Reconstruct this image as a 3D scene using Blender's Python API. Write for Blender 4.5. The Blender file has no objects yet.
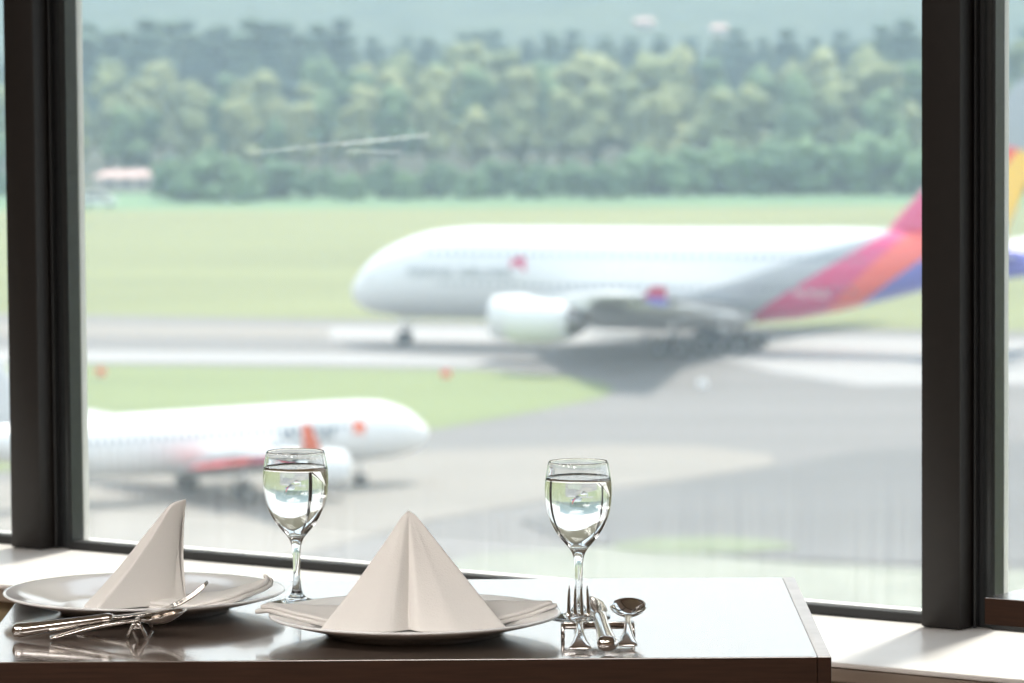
import bpy, bmesh, math, random
from mathutils import Vector, Matrix, noise
R = math.radians
sin, cos, PI = math.sin, math.cos, math.pi
random.seed(7)
SC = bpy.context.scene
COL = SC.collection

# ------------------------------------------------------------------ camera
F = 4670.0                      # focal length in pixels of a 1024 px wide frame
TABLE = 0.72                    # table top height
CAMZ = TABLE + 0.615
GROUND = CAMZ - 33.5            # the airfield lies far below the restaurant
cam_d = bpy.data.cameras.new('camera')
cam_d.sensor_width = 36.0
cam_d.lens = F / 1024 * 36
cam_d.clip_start = 0.1
cam_d.clip_end = 9000
cam = bpy.data.objects.new('camera', cam_d)
COL.objects.link(cam)
PITCH = math.atan(376.5 / F)
CM = (Matrix.Rotation(PI / 2 - PITCH, 3, 'X') @ Matrix.Rotation(R(-0.4), 3, 'Z'))
cam.location = (0, 0, CAMZ)
cam.rotation_euler = CM.to_euler()
cam_d.dof.use_dof = True
cam_d.dof.focus_distance = 4.32
cam_d.dof.aperture_fstop = 14.0
SC.camera = cam

# ------------------------------------------------------------------ sky, sun, exposure
w = bpy.data.worlds.new('sky'); SC.world = w; w.use_nodes = True
nt = w.node_tree; nt.nodes.clear()
out = nt.nodes.new('ShaderNodeOutputWorld'); bg = nt.nodes.new('ShaderNodeBackground')
tc = nt.nodes.new('ShaderNodeTexCoord'); sx = nt.nodes.new('ShaderNodeSeparateXYZ')
rp = nt.nodes.new('ShaderNodeValToRGB')
rp.color_ramp.elements[0].position = 0.0; rp.color_ramp.elements[0].color = (0.90, 0.96, 1.0, 1)
rp.color_ramp.elements[1].position = 0.7; rp.color_ramp.elements[1].color = (0.68, 0.83, 1.0, 1)
nt.links.new(tc.outputs['Generated'], sx.inputs[0]); nt.links.new(sx.outputs['Z'], rp.inputs[0])
nt.links.new(rp.outputs[0], bg.inputs[0]); bg.inputs[1].default_value = 1.45
nt.links.new(bg.outputs[0], out.inputs[0])
sd = bpy.data.lights.new('sun', 'SUN'); sd.energy = 4.4; sd.angle = R(5.0); sd.color = (1.0, 0.95, 0.87)
sun = bpy.data.objects.new('sun', sd); COL.objects.link(sun)
sdir = Vector((0.20, 0.42, 1.0)).normalized()      # towards the sun: high, a little beyond the runway
sun.rotation_euler = sdir.to_track_quat('Z', 'Y').to_euler()
sun.location = (0, 20, 60)
SC.view_settings.view_transform = 'Standard'; SC.view_settings.look = 'None'
SC.view_settings.gamma = 1.0; SC.view_settings.use_curve_mapping = False
SC.view_settings.exposure = 0.50
SC.cycles.max_bounces = 14; SC.cycles.transmission_bounces = 12; SC.cycles.transparent_max_bounces = 24
SC.cycles.glossy_bounces = 6; SC.cycles.diffuse_bounces = 4; SC.cycles.volume_bounces = 0
SC.cycles.caustics_refractive = False; SC.cycles.caustics_reflective = False
SC.cycles.sample_clamp_indirect = 6

# ------------------------------------------------------------------ helpers
def ray(px, py):
    return CM @ Vector(((px - 512) / F, -(py - 341.5) / F, -1.0))
def on_z(px, py, z):
    d = ray(px, py); t = (z - CAMZ) / d.z
    return Vector((d.x * t, d.y * t, z))
def at_y(px, py, Y):
    d = ray(px, py); t = Y / d.y
    return Vector((d.x * t, Y, CAMZ + d.z * t))

def mat(name, color, rough=0.5, metal=0.0, spec=0.5, noise_scale=None, noise_amt=0.15, bump=0.0, coat=0.0, coords='Object', sheen=0.0, aniso=(1, 1, 1)):
    m = bpy.data.materials.new(name); m.use_nodes = True
    n = m.node_tree; b = n.nodes['Principled BSDF']
    b.inputs['Base Color'].default_value = (*color, 1); b.inputs['Roughness'].default_value = rough
    b.inputs['Metallic'].default_value = metal; b.inputs['Specular IOR Level'].default_value = spec
    b.inputs['Coat Weight'].default_value = coat; b.inputs['Coat Roughness'].default_value = 0.07; b.inputs['Sheen Weight'].default_value = sheen
    if noise_scale:
        t = n.nodes.new('ShaderNodeTexCoord'); mp = n.nodes.new('ShaderNodeMapping'); mp.inputs['Scale'].default_value = aniso
        no = n.nodes.new('ShaderNodeTexNoise'); no.inputs['Scale'].default_value = noise_scale; no.inputs['Detail'].default_value = 6
        mx = n.nodes.new('ShaderNodeMix'); mx.data_type = 'RGBA'
        mx.inputs['A'].default_value = (*[c * (1 - noise_amt) for c in color], 1)
        mx.inputs['B'].default_value = (*[min(1, c * (1 + noise_amt)) for c in color], 1)
        n.links.new(t.outputs[coords], mp.inputs[0]); n.links.new(mp.outputs[0], no.inputs['Vector'])
        rr = n.nodes.new('ShaderNodeMapRange'); rr.inputs[1].default_value = 0.3; rr.inputs[2].default_value = 0.7
        n.links.new(no.outputs[0], rr.inputs[0]); n.links.new(rr.outputs[0], mx.inputs['Factor'])
        n.links.new(mx.outputs['Result'], b.inputs['Base Color'])
        if bump:
            bp = n.nodes.new('ShaderNodeBump'); bp.inputs['Strength'].default_value = bump
            bp.inputs['Distance'].default_value = 0.01
            n.links.new(no.outputs[0], bp.inputs['Height']); n.links.new(bp.outputs[0], b.inputs['Normal'])
    return m

def link(name, bm, m=None, parent=None, smooth=True, loc=None, rot=None):
    me = bpy.data.meshes.new(name)
    bmesh.ops.recalc_face_normals(bm, faces=bm.faces)
    bm.to_mesh(me); bm.free()
    if m: 
        for k in (m if isinstance(m, (list, tuple)) else [m]): me.materials.append(k)
    if smooth:
        for p in me.polygons: p.use_smooth = True
    o = bpy.data.objects.new(name, me); COL.objects.link(o)
    if parent: o.parent = parent
    if loc: o.location = loc
    if rot: o.rotation_euler = rot
    return o
def sharp(o, ang=35):
    me = o.data
    if hasattr(me, 'set_sharp_from_angle'): me.set_sharp_from_angle(angle=R(ang))
    return o
def tag(o, label=None, cat=None, group=None, kind=None):
    if label: o['label'] = label
    if cat: o['category'] = cat
    if group: o['group'] = group
    if kind: o['kind'] = kind
    return o
def empty(name, loc=(0, 0, 0), rz=0, **k):
    o = bpy.data.objects.new(name, None); COL.objects.link(o); o.location = loc; o.rotation_euler = (0, 0, rz)
    o.empty_display_size = 0.1
    return tag(o, **k)
def copy_tree(o, parent=None):
    c = o.copy(); COL.objects.link(c)
    if parent: c.parent = parent
    for ch in list(o.children): copy_tree(ch, c)
    return c

def box(bm, x0, x1, y0, y1, z0, z1, mx=None):
    vs = [bm.verts.new((x, y, z)) for x in (x0, x1) for y in (y0, y1) for z in (z0, z1)]
    if mx is not None:
        for v in vs: v.co = mx @ v.co
    for f in ((0, 1, 3, 2), (4, 6, 7, 5), (0, 4, 5, 1), (2, 3, 7, 6), (0, 2, 6, 4), (1, 5, 7, 3)):
        bm.faces.new([vs[i] for i in f])
    return vs
def bevel_all(bm, w, seg=2):
    bmesh.ops.bevel(bm, geom=list(bm.edges), offset=w, segments=seg, affect='EDGES', profile=0.5)
def lathe(bm, prof, n=48, close=False, mx=None):
    """prof: (r, z) list; poles where r == 0"""
    rings = []
    for r, z in prof:
        if r < 1e-7: rings.append([bm.verts.new((0, 0, z))])
        else: rings.append([bm.verts.new((r * cos(2 * PI * i / n), r * sin(2 * PI * i / n), z)) for i in range(n)])
    if mx is not None:
        for rg in rings:
            for v in rg: v.co = mx @ v.co
    pairs = list(zip(rings, rings[1:]))
    if close: pairs.append((rings[-1], rings[0]))
    for a, b in pairs:
        for i in range(n):
            j = (i + 1) % n
            if len(a) == 1 and len(b) == 1: continue
            if len(a) == 1: bm.faces.new((a[0], b[j], b[i]))
            elif len(b) == 1: bm.faces.new((a[i], a[j], b[0]))
            else: bm.faces.new((a[i], a[j], b[j], b[i]))
    return rings
def loft(bm, rings, cap=True):
    vs = [[bm.verts.new(p) for p in rg] for rg in rings]
    n = len(vs[0])
    for a, b in zip(vs, vs[1:]):
        for i in range(n):
            j = (i + 1) % n
            bm.faces.new((a[i], a[j], b[j], b[i]))
    if cap:
        bm.faces.new(list(reversed(vs[0]))); bm.faces.new(vs[-1])
    return vs
def tube(bm, pts, rad, n=10):
    pts = [Vector(p) for p in pts]
    rads = rad if isinstance(rad, (list, tuple)) else [rad] * len(pts)
    rings = []
    for i, p in enumerate(pts):
        d = (pts[min(i + 1, len(pts) - 1)] - pts[max(i - 1, 0)]).normalized()
        up = Vector((0, 0, 1)) if abs(d.z) < 0.9 else Vector((1, 0, 0))
        a = d.cross(up).normalized(); b = a.cross(d)
        rings.append([p + (a * cos(2 * PI * k / n) + b * sin(2 * PI * k / n)) * rads[i] for k in range(n)])
    loft(bm, rings)
def sweep(bm, secs, n=14, power=2.4):
    """secs: (y, x, z, half_width, half_thick) -> superelliptic section swept along y"""
    rings = []
    for y, x, z, hw, ht in secs:
        rg = []
        for k in range(n):
            a = 2 * PI * k / n; c, s = cos(a), sin(a)
            rg.append(Vector((x + hw * math.copysign(abs(c) ** (2 / power), c), y, z + ht * math.copysign(abs(s) ** (2 / power), s))))
        rings.append(rg)
    loft(bm, rings)

# ------------------------------------------------------------------ materials
M = {}
M['frame'] = mat('dark_bronze_frame', (0.009, 0.007, 0.006), 0.5, 0.0, 0.35, noise_scale=60, noise_amt=0.1)
M['gasket'] = mat('black_gasket', (0.012, 0.013, 0.014), 0.55, noise_scale=80, noise_amt=0.1)
M['bead'] = mat('grey_green_bead', (0.028, 0.032, 0.033), 0.35, 0.4, noise_scale=80, noise_amt=0.1)
M['slab_brown'] = mat('added_slab_brown', (0.30, 0.25, 0.21), 0.8, noise_scale=6, noise_amt=0.08)  # brown of the added slab outside, meant for the glass refraction
M['cap'] = mat('pale_aluminium_cap', (0.62, 0.62, 0.60), 0.5, noise_scale=40, noise_amt=0.04)
M['sill'] = mat('cream_sill', (0.86, 0.83, 0.80), 0.32, noise_scale=12, noise_amt=0.03)
M['nosing'] = mat('taupe_nosing', (0.30, 0.24, 0.19), 0.45, noise_scale=14, noise_amt=0.1, aniso=(1, 8, 8))
M['panel'] = mat('wall_panel_wood', (0.24, 0.19, 0.11), 0.5, noise_scale=9, noise_amt=0.2, aniso=(1, 6, 6))
M['wall'] = mat('warm_wall', (0.20, 0.15, 0.11), 0.8, noise_scale=5, noise_amt=0.05)
M['floor'] = mat('brown_carpet', (0.16, 0.11, 0.08), 0.95, noise_scale=90, noise_amt=0.3)
M['ceiling'] = mat('taupe_ceiling', (0.42, 0.37, 0.32), 0.9, noise_scale=8, noise_amt=0.04)
M['top'] = mat('dark_walnut_gloss', (0.15, 0.115, 0.095), 0.16, spec=0.6, noise_scale=16, noise_amt=0.22, aniso=(1, 14, 14), coat=0.85)
M['band'] = mat('table_edge_band', (0.80, 0.74, 0.72), 0.2, noise_scale=30, noise_amt=0.06)
M['edge'] = mat('table_front_edge', (0.036, 0.016, 0.009), 0.35, noise_scale=18, noise_amt=0.3, aniso=(1, 10, 20))
M['metal'] = mat('table_base_metal', (0.05, 0.05, 0.05), 0.4, 0.8, noise_scale=30)
M['china'] = mat('white_china', (0.92, 0.92, 0.92), 0.10, spec=0.6, noise_scale=20, noise_amt=0.01)
M['steel'] = mat('polished_steel', (0.80, 0.77, 0.74), 0.09, 1.0, noise_scale=60, noise_amt=0.03)
def napkin_mat():
    m = mat('linen_napkin', (0.80, 0.775, 0.74), 0.85, sheen=0.15)
    n = m.node_tree; b = n.nodes['Principled BSDF']
    t = n.nodes.new('ShaderNodeTexCoord')
    wv = n.nodes.new('ShaderNodeTexNoise'); wv.inputs['Scale'].default_value = 700
    w2 = n.nodes.new('ShaderNodeTexNoise'); w2.inputs['Scale'].default_value = 45; w2.inputs['Detail'].default_value = 3
    ad = n.nodes.new('ShaderNodeMath'); ad.operation = 'MULTIPLY_ADD'; ad.inputs[1].default_value = 2.5
    bp = n.nodes.new('ShaderNodeBump'); bp.inputs['Strength'].default_value = 0.35; bp.inputs['Distance'].default_value = 0.001
    n.links.new(t.outputs['Object'], wv.inputs['Vector']); n.links.new(t.outputs['Object'], w2.inputs['Vector'])
    n.links.new(w2.outputs[0], ad.inputs[0]); n.links.new(wv.outputs[0], ad.inputs[2])
    n.links.new(ad.outputs[0], bp.inputs['Height']); n.links.new(bp.outputs[0], b.inputs['Normal'])
    return m
M['napkin'] = napkin_mat()
def glass_mat(name, ior, color=(1, 1, 1)):
    m = bpy.data.materials.new(name); m.use_nodes = True; n = m.node_tree; n.nodes.clear()
    o = n.nodes.new('ShaderNodeOutputMaterial'); g = n.nodes.new('ShaderNodeBsdfGlass')
    g.inputs['IOR'].default_value = ior; g.inputs['Roughness'].default_value = 0.0; g.inputs['Color'].default_value = (*color, 1)
    n.links.new(g.outputs[0], o.inputs[0]); return m
M['glass'] = glass_mat('clear_glass', 1.5, (0.99, 0.995, 0.995))
M['water'] = glass_mat('water', 1.333)
def pane_mat(name='veiled_pane', marks=()):
    """thin window pane: clear, fresnel reflection, an even pale veil imitating outdoor haze, rain streaks and two wipe marks"""
    m = bpy.data.materials.new(name); m.use_nodes = True; n = m.node_tree; n.nodes.clear()
    L = n.links.new
    o = n.nodes.new('ShaderNodeOutputMaterial')
    tr = n.nodes.new('ShaderNodeBsdfTransparent'); tr.inputs[0].default_value = (0.97, 0.985, 0.98, 1)
    gl = n.nodes.new('ShaderNodeBsdfGlossy'); gl.inputs['Roughness'].default_value = 0.02
    lw = n.nodes.new('ShaderNodeLayerWeight'); lw.inputs['Blend'].default_value = 0.5
    pw = n.nodes.new('ShaderNodeMath'); pw.operation = 'POWER'; L(lw.outputs['Facing'], pw.inputs[0]); pw.inputs[1].default_value = 5
    fr = n.nodes.new('ShaderNodeMath'); fr.operation = 'MULTIPLY_ADD'; L(pw.outputs[0], fr.inputs[0]); fr.inputs[1].default_value = 0.9; fr.inputs[2].default_value = 0.03
    m1 = n.nodes.new('ShaderNodeMixShader'); L(fr.outputs[0], m1.inputs[0]); L(tr.outputs[0], m1.inputs[1]); L(gl.outputs[0], m1.inputs[2])
    tl = n.nodes.new('ShaderNodeBsdfTranslucent'); tl.inputs[0].default_value = (0.95, 0.98, 1.0, 1)
    m2 = n.nodes.new('ShaderNodeMixShader'); L(m1.outputs[0], m2.inputs[1]); L(tl.outputs[0], m2.inputs[2])
    t = n.nodes.new('ShaderNodeTexCoord'); s = n.nodes.new('ShaderNodeSeparateXYZ'); L(t.outputs['Object'], s.inputs[0])
    mp = n.nodes.new('ShaderNodeMapping'); mp.inputs['Scale'].default_value = (1, 1, 0.012); L(t.outputs['Object'], mp.inputs[0])
    no = n.nodes.new('ShaderNodeTexNoise'); no.inputs['Scale'].default_value = 150; no.inputs['Detail'].default_value = 2; L(mp.outputs[0], no.inputs['Vector'])
    low = n.nodes.new('ShaderNodeMapRange'); low.inputs[1].default_value = 0.20; low.inputs[2].default_value = 0.0; low.inputs[3].default_value = 0.0; low.inputs[4].default_value = 0.045
    L(s.outputs['Z'], low.inputs[0])
    mu = n.nodes.new('ShaderNodeMath'); mu.operation = 'MULTIPLY'; ct = n.nodes.new('ShaderNodeMapRange'); ct.inputs[1].default_value = .42; ct.inputs[2].default_value = .62; L(no.outputs[0], ct.inputs[0]); L(ct.outputs[0], mu.inputs[0]); L(low.outputs[0], mu.inputs[1])
    ad = n.nodes.new('ShaderNodeMath'); ad.inputs[1].default_value = VEIL; L(mu.outputs[0], ad.inputs[0])
    last = ad.outputs[0]
    def mth(op, a, b_=None, c_=None):
        x = n.nodes.new('ShaderNodeMath'); x.operation = op
        for k_, v_ in enumerate((a, b_, c_)):
            if v_ is None: continue
            if isinstance(v_, (int, float)): x.inputs[k_].default_value = v_
            else: L(v_, x.inputs[k_])
        return x.outputs[0]
    for (xa, za, xb, zb, hw, amt) in marks:      # long thin wipe marks on the glass
        sl = (zb - za) / (xb - xa)
        d = mth('ABSOLUTE', mth('SUBTRACT', s.outputs['Z'], mth('MULTIPLY_ADD', s.outputs['X'], sl, za - sl * xa)))
        k1 = mth('SUBTRACT', 1.0, mth('MINIMUM', mth('DIVIDE', d, hw), 1.0))
        inx = mth('MULTIPLY', mth('GREATER_THAN', s.outputs['X'], xa), mth('LESS_THAN', s.outputs['X'], xb))
        nz = n.nodes.new('ShaderNodeTexNoise'); nz.inputs['Scale'].default_value = 90; L(t.outputs['Object'], nz.inputs['Vector'])
        last = mth('ADD', last, mth('MULTIPLY', mth('MULTIPLY', k1, inx), mth('MULTIPLY', nz.outputs[0], amt)))
    L(last, m2.inputs[0]); L(m2.outputs[0], o.inputs[0])
    return m
VEIL = 0.028  # even pane veil, put in to imitate the airlight outdoors
M['pane'] = pane_mat()

# ------------------------------------------------------------------ the room
# window wall frame: origin at the foot of the left mullion's glass line, a = along the glass, b = into the room
SILL = CAMZ - 0.72
WA = on_z(72, 549, SILL); WB = on_z(935.5, 624, SILL)
ax = (WB - WA); BAY = ax.length; ax.normalize()
bx_ = Vector((ax.y, -ax.x, 0))
if bx_.y > 0: bx_ = -bx_
def W(a, b, z): return Vector((WA.x, WA.y, 0)) + ax * a + bx_ * b + Vector((0, 0, z))
WM = Matrix(((ax.x, bx_.x, 0, WA.x), (ax.y, bx_.y, 0, WA.y), (0, 0, 1, 0), (0, 0, 0, 1)))
WTOP = 2.75
MULL = 0.072
PITCHB = BAY + MULL
A0, A1 = -3 * PITCHB, 4 * PITCHB + 0.2
DEPTH = 9.0

def wbox(name, a0, a1, b0, b1, z0, z1, m, bev=0, kind='structure', parent=None, smooth=False):
    bm = bmesh.new(); box(bm, a0, a1, b0, b1, z0, z1)
    if bev: bevel_all(bm, bev)
    o = link(name, bm, m, parent, smooth=smooth)
    o.matrix_world = WM if parent is None else Matrix()
    if kind and parent is None: o['kind'] = kind
    return o
wbox('floor', A0, A1, -0.3, DEPTH, -0.12, 0.0, M['floor'])
wbox('ceiling', A0, A1, -0.3, DEPTH, WTOP + 0.05, WTOP + 0.2, M['ceiling'])
wbox('wall_left', A0 - 0.15, A0, -0.3, DEPTH, 0, WTOP + 0.05, M['wall'])
wbox('wall_right', A1, A1 + 0.15, -0.3, DEPTH, 0, WTOP + 0.05, M['wall'])
wbox('wall_back', A0 - 0.15, A1 + 0.15, DEPTH, DEPTH + 0.15, 0, WTOP + 0.05, M['wall'])
wbox('added_overhang', A0 - 1, A1 + 1, -0.50, -0.31, WTOP + 0.05, WTOP + 0.35, M['ceiling'])  # unseen overhang, added to limit the sun reaching the window
# added brown slab outside, out of view, to tint the water glasses brown
wbox('trim_added_slab', A0 - 1, A1 + 1, -3.7, -1.15, 1.98, 2.10, M['slab_brown'], 0.01)
for q_, a_ in enumerate((-2.4, -.4, 1.6, 3.6)):
    wbox('trim_added_hanger' + ('' if not q_ else '.%03d' % q_), a_ + .01, a_ + .07, -1.24, -1.18, 2.202, 3.3, M['frame'], 0.004)
    wbox('trim_added_bracket' + ('' if not q_ else '.%03d' % q_), a_, a_ + .08, -3.6, -1.2, 2.102, 2.20, M['frame'], 0.004)
# sill board and its nosing
p_edge = on_z(500, 630.5, SILL); SD = (p_edge - Vector((WA.x, WA.y, SILL))).dot(bx_)
wbox('wall_window', A0, A1, -0.12, SD - 0.02, 0, SILL - 0.0225, M['panel'])
wbox('trim_1', A0, A1, -0.10, SD, SILL - 0.006, SILL, M['sill'], 0.0015)['label'] = 'pale cream window sill'
wbox('trim_2', A0, A1, 0.1, SD - 0.003, SILL - 0.022, SILL - 0.0065, M['nosing'], 0.002)
wbox('trim_3', A0, A1, -0.10, 0.05, WTOP - 0.04, WTOP + 0.05, M['frame'], 0.002)
# windows: one per bay
wn = 0
for k in range(-3, 4):
    wn += 1
    a0 = k * PITCHB; a1 = a0 + BAY
    root = empty('window_%d' % wn, kind='structure'); root.matrix_world = WM @ Matrix.Translation((a0, 0, SILL))
    H = WTOP - 0.04 - SILL
    bm = bmesh.new(); box(bm, 0.0, BAY, -0.024, -0.018, 0.004, H)
    pm = M['pane']
    if k == 0:
        def on_pane(px, py):
            d = ray(px, py); o_ = Vector((0, 0, CAMZ)) - W(0, -.018, 0); tt_ = -o_.dot(bx_) / d.dot(bx_)
            q_ = Vector((0, 0, CAMZ)) + d * tt_ - W(0, 0, SILL); return q_.dot(ax), q_.z
        pm = pane_mat('veiled_pane_marked', [(*on_pane(*p1), *on_pane(*p2), h_, a_) for p1, p2, h_, a_ in (((248, 153), (345, 143), .004, .14), ((340, 144), (428, 135), .005, .22), ((345, 151), (398, 152), .0035, .15))])
    link('glass_pane', bm, pm, root, smooth=False)
    bm = bmesh.new()
    box(bm, 0.0, BAY, -0.016, 0.006, 0.0, 0.0105)
    box(bm, 0.0, BAY, -0.016, 0.004, H - 0.012, H)
    bevel_all(bm, 0.0012, 1)
    link('glazing_bead', bm, M['gasket'], root, smooth=False)
    bm = bmesh.new()
    box(bm, 0.0, 0.004, -0.016, 0.004, 0.0105, H - 0.012)
    box(bm, BAY - 0.004, BAY, -0.016, 0.004, 0.0105, H - 0.012)
    link('side_gasket', bm, M['bead'], root, smooth=False)
# mullions: a proud front post, a recessed channel and the slim frame of the next pane
mn = 3
for k in range(-2, 5):
    mn += 1
    a0 = k * PITCHB - MULL
    root = empty('trim_%d' % mn, kind='structure'); root.matrix_world = WM @ Matrix.Translation((a0, 0, SILL))
    root['label'] = 'dark window mullion'
    Hm = WTOP - 0.045 - SILL
    bm = bmesh.new(); box(bm, 0.001, 0.050, -0.024, 0.034, 0.001, Hm); bevel_all(bm, 0.003)
    sharp(link('mullion_post', bm, M['frame'], root))
    bm = bmesh.new(); box(bm, 0.0505, 0.0605, -0.024, 0.000, 0.001, Hm); box(bm, 0.0525, 0.0550, 0.000, 0.010, 0.001, Hm); bevel_all(bm, 0.001, 1)
    link('mullion_channel', bm, M['gasket'], root, smooth=False)
    bm = bmesh.new(); box(bm, 0.061, MULL - 0.0002, -0.024, 0.004, 0.001, Hm); bevel_all(bm, 0.002)
    sharp(link('mullion_frame', bm, M['bead'], root))
    bm = bmesh.new(); box(bm, 0.001, MULL - 0.001, -0.037, -0.0245, 0.001, Hm); bevel_all(bm, 0.003)
    sharp(link('outer_cap', bm, M['cap'], root))['label'] = 'pale aluminium outer cap'
# unseen blinds in every bay, added to brown the refraction in the glasses
ADDED_BLIND = 1.56
M['blind'] = mat('added_blind_fabric', (0.34, 0.29, 0.25), 0.9, noise_scale=200, noise_amt=0.06)
for k in range(-3, 4):
    root = empty('added_blind'); root.matrix_world = WM @ Matrix.Translation((k * PITCHB, 0, 0))
    tag(root, label='added taupe blind above the view, meant to brown the glass refraction', cat='roller blind', group='added blinds of the window wall')
    bm = bmesh.new(); box(bm, .004, BAY - .004, .024, .0255, ADDED_BLIND, WTOP - .09); link('fabric', bm, M['blind'], root, smooth=False)
    bm = bmesh.new(); box(bm, .004, BAY - .004, .018, .031, ADDED_BLIND - .022, ADDED_BLIND - .0005); bevel_all(bm, .004); link('bottom_bar', bm, M['frame'], root, smooth=False)
    bm = bmesh.new(); tube(bm, [(.004, .030, WTOP - .068), (BAY - .004, .030, WTOP - .068)], .022, 20); link('roller_tube', bm, M['frame'], root)
# the room's ceiling lamps (flat diffuser panels behind and above the diners)
lamp_m = bpy.data.materials.new('lamp_diffuser'); lamp_m.use_nodes = True
nn = lamp_m.node_tree; nn.nodes.clear()
e = nn.nodes.new('ShaderNodeEmission'); e.inputs[0].default_value = (1.0, 0.95, 0.90, 1); e.inputs[1].default_value = 8.3
oo = nn.nodes.new('ShaderNodeOutputMaterial'); nn.links.new(e.outputs[0], oo.inputs[0])
for (a, b) in ((-1.2, 3.2), (1.0, 3.2), (3.2, 3.2), (-1.2, 6.2), (1.0, 6.2), (3.2, 6.2)):
    root = empty('ceiling_light'); root.matrix_world = WM @ Matrix.Translation((a, b, WTOP + 0.05))
    tag(root, label='square ceiling light panel over the dining room', cat='ceiling light', group='ceiling lights of the dining room')
    bm = bmesh.new()
    for q in ((-.62, .62, -.62, -.6), (-.62, .62, .6, .62), (-.62, -.6, -.6, .6), (.6, .62, -.6, .6)): box(bm, *q, -0.03, -0.001)
    link('frame', bm, M['bead'], root, smooth=False)
    bm = bmesh.new(); box(bm, -0.6, 0.6, -0.6, 0.6, -0.022, -0.004)
    link('diffuser', bm, lamp_m, root, smooth=False)

# ------------------------------------------------------------------ the airfield
def ground_poly(name, pix, dz, m, lift=None):
    bm = bmesh.new(); vs = []
    for p in pix:
        q = on_z(p[0], p[1], GROUND); q.z += dz; vs.append(bm.verts.new(q))
    bm.faces.new(vs)
    bmesh.ops.triangulate(bm, faces=bm.faces)
    o = link(name, bm, m, smooth=False); o['kind'] = 'structure'
    for p in o.data.polygons:
        if p.normal.z < 0: p.flip()
    return o
M['grass'] = mat('mown_grass', (0.178, 0.198, 0.085), 0.95, noise_scale=0.05, noise_amt=0.12, aniso=(0.35, 1.6, 1))
M['grass2'] = mat('island_grass', (0.168, 0.205, 0.085), 0.95, noise_scale=0.08, noise_amt=0.1, aniso=(0.4, 1.5, 1))
M['grass3'] = mat('pale_patch_grass', (0.165, 0.195, 0.12), 0.95, noise_scale=0.2, noise_amt=0.15)
M['lush'] = mat('lush_verge', (0.12, 0.215, 0.11), 0.95, noise_scale=0.09, noise_amt=0.2, aniso=(0.5, 1.5, 1))
M['asphalt'] = mat('taxiway_asphalt', (0.165, 0.158, 0.154), 0.9, noise_scale=0.03, noise_amt=0.12, aniso=(0.3, 2.5, 1))
M['asphalt_d'] = mat('dark_asphalt', (0.125, 0.124, 0.124), 0.9, noise_scale=0.05, noise_amt=0.12, aniso=(0.3, 2.0, 1))
M['concrete'] = mat('pale_concrete', (0.225, 0.207, 0.185), 0.9, noise_scale=0.04, noise_amt=0.07, aniso=(0.4, 2, 1))
M['concrete_sun'] = mat('sunlit_concrete', (0.31, 0.305, 0.30), 0.9, noise_scale=0.04, noise_amt=0.06, aniso=(0.4, 2, 1))  # concrete coloured whiter to stand for sunlight on the pavement
M['scrub'] = mat('pale_scrub', (0.215, 0.225, 0.185), 0.95, noise_scale=0.3, noise_amt=0.15)
bm = bmesh.new(); vs = [bm.verts.new(p) for p in ((-1500, 12, GROUND), (1500, 12, GROUND), (1500, 3600, GROUND), (-1500, 3600, GROUND))]
bm.faces.new(vs); link('ground', bm, M['grass'], smooth=False)['kind'] = 'structure'
ground_poly('grass_verge', [(-500, 213), (1500, 203), (1500, 180), (-500, 190)], 0.03, M['lush'])
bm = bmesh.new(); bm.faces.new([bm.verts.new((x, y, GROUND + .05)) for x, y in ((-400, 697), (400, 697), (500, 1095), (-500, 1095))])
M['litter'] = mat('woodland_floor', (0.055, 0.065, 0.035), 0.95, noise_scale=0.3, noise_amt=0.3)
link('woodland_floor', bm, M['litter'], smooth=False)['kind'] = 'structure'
# taxiway sweep + apron
ground_poly('taxiway', [(-500, 305), (1500, 340), (1500, 900), (-900, 900), (-900, 360), (-500, 360)], 0.03, M['asphalt'])
ground_poly('taxiway_stripe', [(-500, 318), (330, 327), (330, 339), (-500, 333)], 0.06, M['concrete'])
ground_poly('taxiway_stripe.001', [(-500, 346), (350, 354), (500, 360), (470, 367), (300, 364), (-500, 358)], 0.06, M['concrete_sun'])
ground_poly('taxiway_stripe.002', [(330, 327), (640, 331), (640, 346), (330, 340)], 0.06, M['concrete_sun'])
ground_poly('taxiway_stripe.003', [(735, 335), (1300, 346), (1300, 382), (860, 386), (770, 372), (690, 352)], 0.06, M['concrete_sun'])
ground_poly('grass_island', [(-900, 362), (88, 365), (300, 368), (480, 371), (560, 376), (600, 383), (616, 391), (600, 399), (540, 411), (440, 429), (250, 449), (0, 472), (-900, 560)], 0.06, M['grass2'])
ground_poly('apron_slab', [(430, 452), (600, 446), (700, 447), (770, 456), (775, 466), (700, 478), (600, 492), (430, 522), (250, 570), (90, 620), (-400, 620), (-400, 500), (88, 478), (250, 470)], 0.09, M['concrete'])
ground_poly('apron_asphalt', [(640, 492), (760, 472), (860, 452), (1300, 430), (1300, 566), (930, 566), (700, 558), (560, 540), (520, 522)], 0.12, M['asphalt_d'])
ground_poly('scrub_strip', [(480, 556), (620, 548), (760, 563), (930, 572), (1300, 575), (1300, 700), (300, 700), (400, 580)], 0.15, M['scrub'])
ground_poly('grass_patch', [(612, 547), (650, 541), (720, 539), (775, 543), (800, 550), (740, 556), (660, 556), (620, 553)], 0.18, M['grass3'])

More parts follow.
